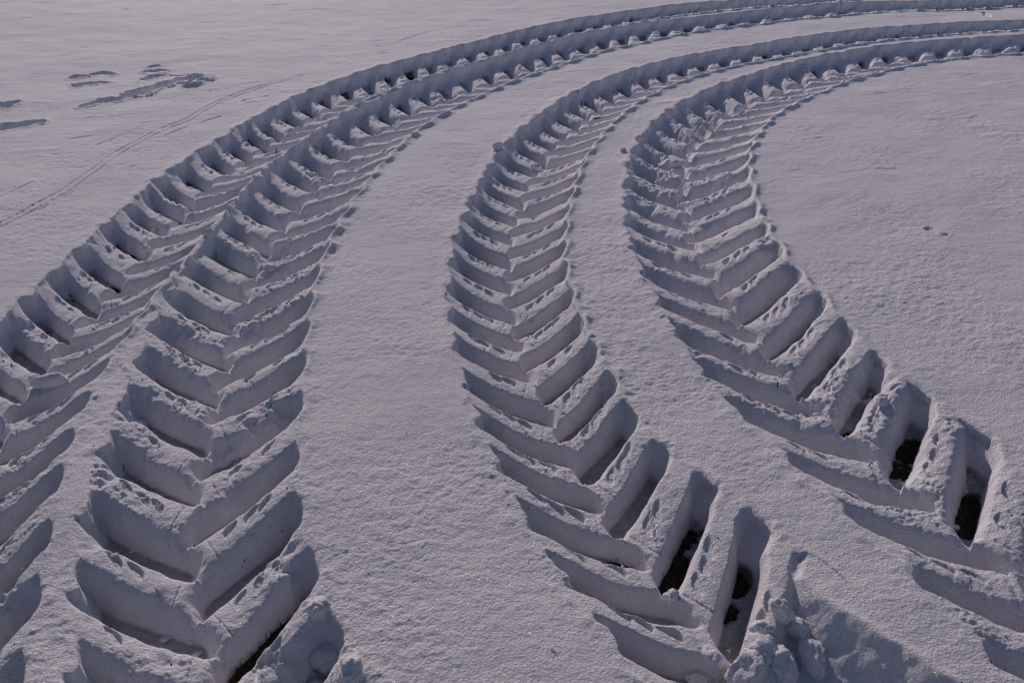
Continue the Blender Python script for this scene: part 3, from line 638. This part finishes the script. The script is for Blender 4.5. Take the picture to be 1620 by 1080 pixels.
twig(294, 297, .045, .004, .004, .0022, 'bent dark twig arching over the outermost track, upper left', bend=.014, seed=13)
twig(437, 243, .002, .003, .030, .0045, 'thick dark stub standing in a bar of the outermost track, upper left', name='stub', cat='stub', bend=.002, seed=14)
twig(1611, 815, .030, -.008, .004, .0022, 'dark twig cut off by the right edge of the picture', seed=15)
twig(940, 188, .040, .004, .010, .0065, 'dark square scrap of leaf in the upper part of the middle track', name='leaf_scrap', cat='leaf', bend=.002, seed=16)
twig(919, 169, .004, .004, .040, .0045, 'dark stub against the shaded wall of the middle track', name='stub', cat='stub', bend=.003, seed=17)
twig(150, 444, .016, .006, .014, .0020, 'dark sprig at the edge of a hollow of the outermost track, left', fork=True, seed=18)
twig(604, 505, .0, .0, .0, .0005, 'x') if False else None

# grass poking out of the bare patches: uncountable, one object
rr = random.Random(5); bm = bmesh.new()
def tri_blade(bm, x, y, z, L, az, lean, w):
    d = Vector((math.cos(az), math.sin(az), 0)); s_ = Vector((-d.y, d.x, 0)) * w
    p0 = Vector((x, y, z)); p1 = p0 + d * L * lean * .5 + Vector((0, 0, L * .6)); p2 = p0 + d * L * lean + Vector((0, 0, L * (.9 - .3 * lean)))
    v = [bm.verts.new(p0 - s_), bm.verts.new(p0 + s_), bm.verts.new(p1 + s_ * .6), bm.verts.new(p1 - s_ * .6), bm.verts.new(p2)]
    bm.faces.new((v[0], v[1], v[2], v[3])); bm.faces.new((v[3], v[2], v[4]))
core = (Y > 1.2) & (Y < 8) & (np.abs(U) < .47)
bi = np.argwhere(core & (Z < -.1125) & (TID > 0)); 
if len(bi):
    rs = np.random.RandomState(3); pick_ = bi[rs.randint(0, len(bi), 2600)]
    for i, j in pick_:
        tri_blade(bm, X[i, j], Y[i, j], -.120, rr.uniform(.010, .032), rr.uniform(0, 6.28), rr.uniform(.3, 1.2), rr.uniform(.0005, .0013))
me = bpy.data.meshes.new('flattened_grass'); bm.to_mesh(me); bm.free(); me.materials.append(simple('dead grass', (.085, .070, .038), .8, 300, .6))
o = bpy.data.objects.new('flattened_grass', me); S.collection.objects.link(o)
o['kind'] = 'stuff'; o['label'] = 'flattened dark grass on the bare soil in the hollows'; o['category'] = 'grass'
# loose crumbs of snow and soil
def crumbs_obj(name, pts, mat, label, cat):
    tm = bmesh.new(); bmesh.ops.create_icosphere(tm, subdivisions=1, radius=1); tv = np.array([v.co[:] for v in tm.verts]); tf = np.array([[v.index for v in f.verts] for f in tm.faces]); tm.free()
    rs = np.random.RandomState(9); V = []; F_ = []
    for q, (x, y, z, r_) in enumerate(pts):
        sc_ = r_ * rs.uniform(.6, 1.3, 3); a = rs.uniform(0, 6.28); R_ = np.array([[math.cos(a), -math.sin(a), 0], [math.sin(a), math.cos(a), 0], [0, 0, 1]])
        vv = (tv * rs.uniform(.75, 1.25, (len(tv), 1)) * sc_) @ R_.T + (x, y, z + r_ * .4); V.append(vv); F_.append(tf + q * len(tv))
    me = bpy.data.meshes.new(name); me.from_pydata(np.vstack(V).tolist(), [], np.vstack(F_).tolist()); me.materials.append(mat)
    o = bpy.data.objects.new(name, me); S.collection.objects.link(o); o['kind'] = 'stuff'; o['label'] = label; o['category'] = cat
rs = np.random.RandomState(11)
edge_m = (FLOOR_TONE * 0 + (TID > 0)) * core
w_ = edge_m * (ss(-.2, .5, e1 + .8 * lf) * .8 + .05); w_ = w_ * (Z < -.02) + core * (TID == 0) * .10 * ss(.1, .5, lf) * (np.minimum.reduce([np.abs(np.abs(SU[q_][1]) - TR[q_]['hw'] - .04) for q_ in 'ABCD']) < .07)
ci = np.argwhere(rs.random_sample(w_.shape) < w_ * .006)[:4500]
crumbs_obj('snow_crumbs', [(X[i, j], Y[i, j], Z[i, j], float(np.clip(rs.gamma(2.0, .0012), .001, .008))) for i, j in ci], SNOW, 'loose snow crumbs scattered over the tyre tracks', 'snow crumbs')
ci = np.argwhere((rs.random_sample(w_.shape) < (TID > 0) * core * (.0004 + .004 * ss(.25, .5, soilmask))))[:900]
crumbs_obj('soil_crumbs', [(X[i, j], Y[i, j], Z[i, j], float(rs.uniform(.0008, .0026))) for i, j in ci], SOIL, 'dark soil crumbs speckling the tyre tracks', 'soil crumbs')
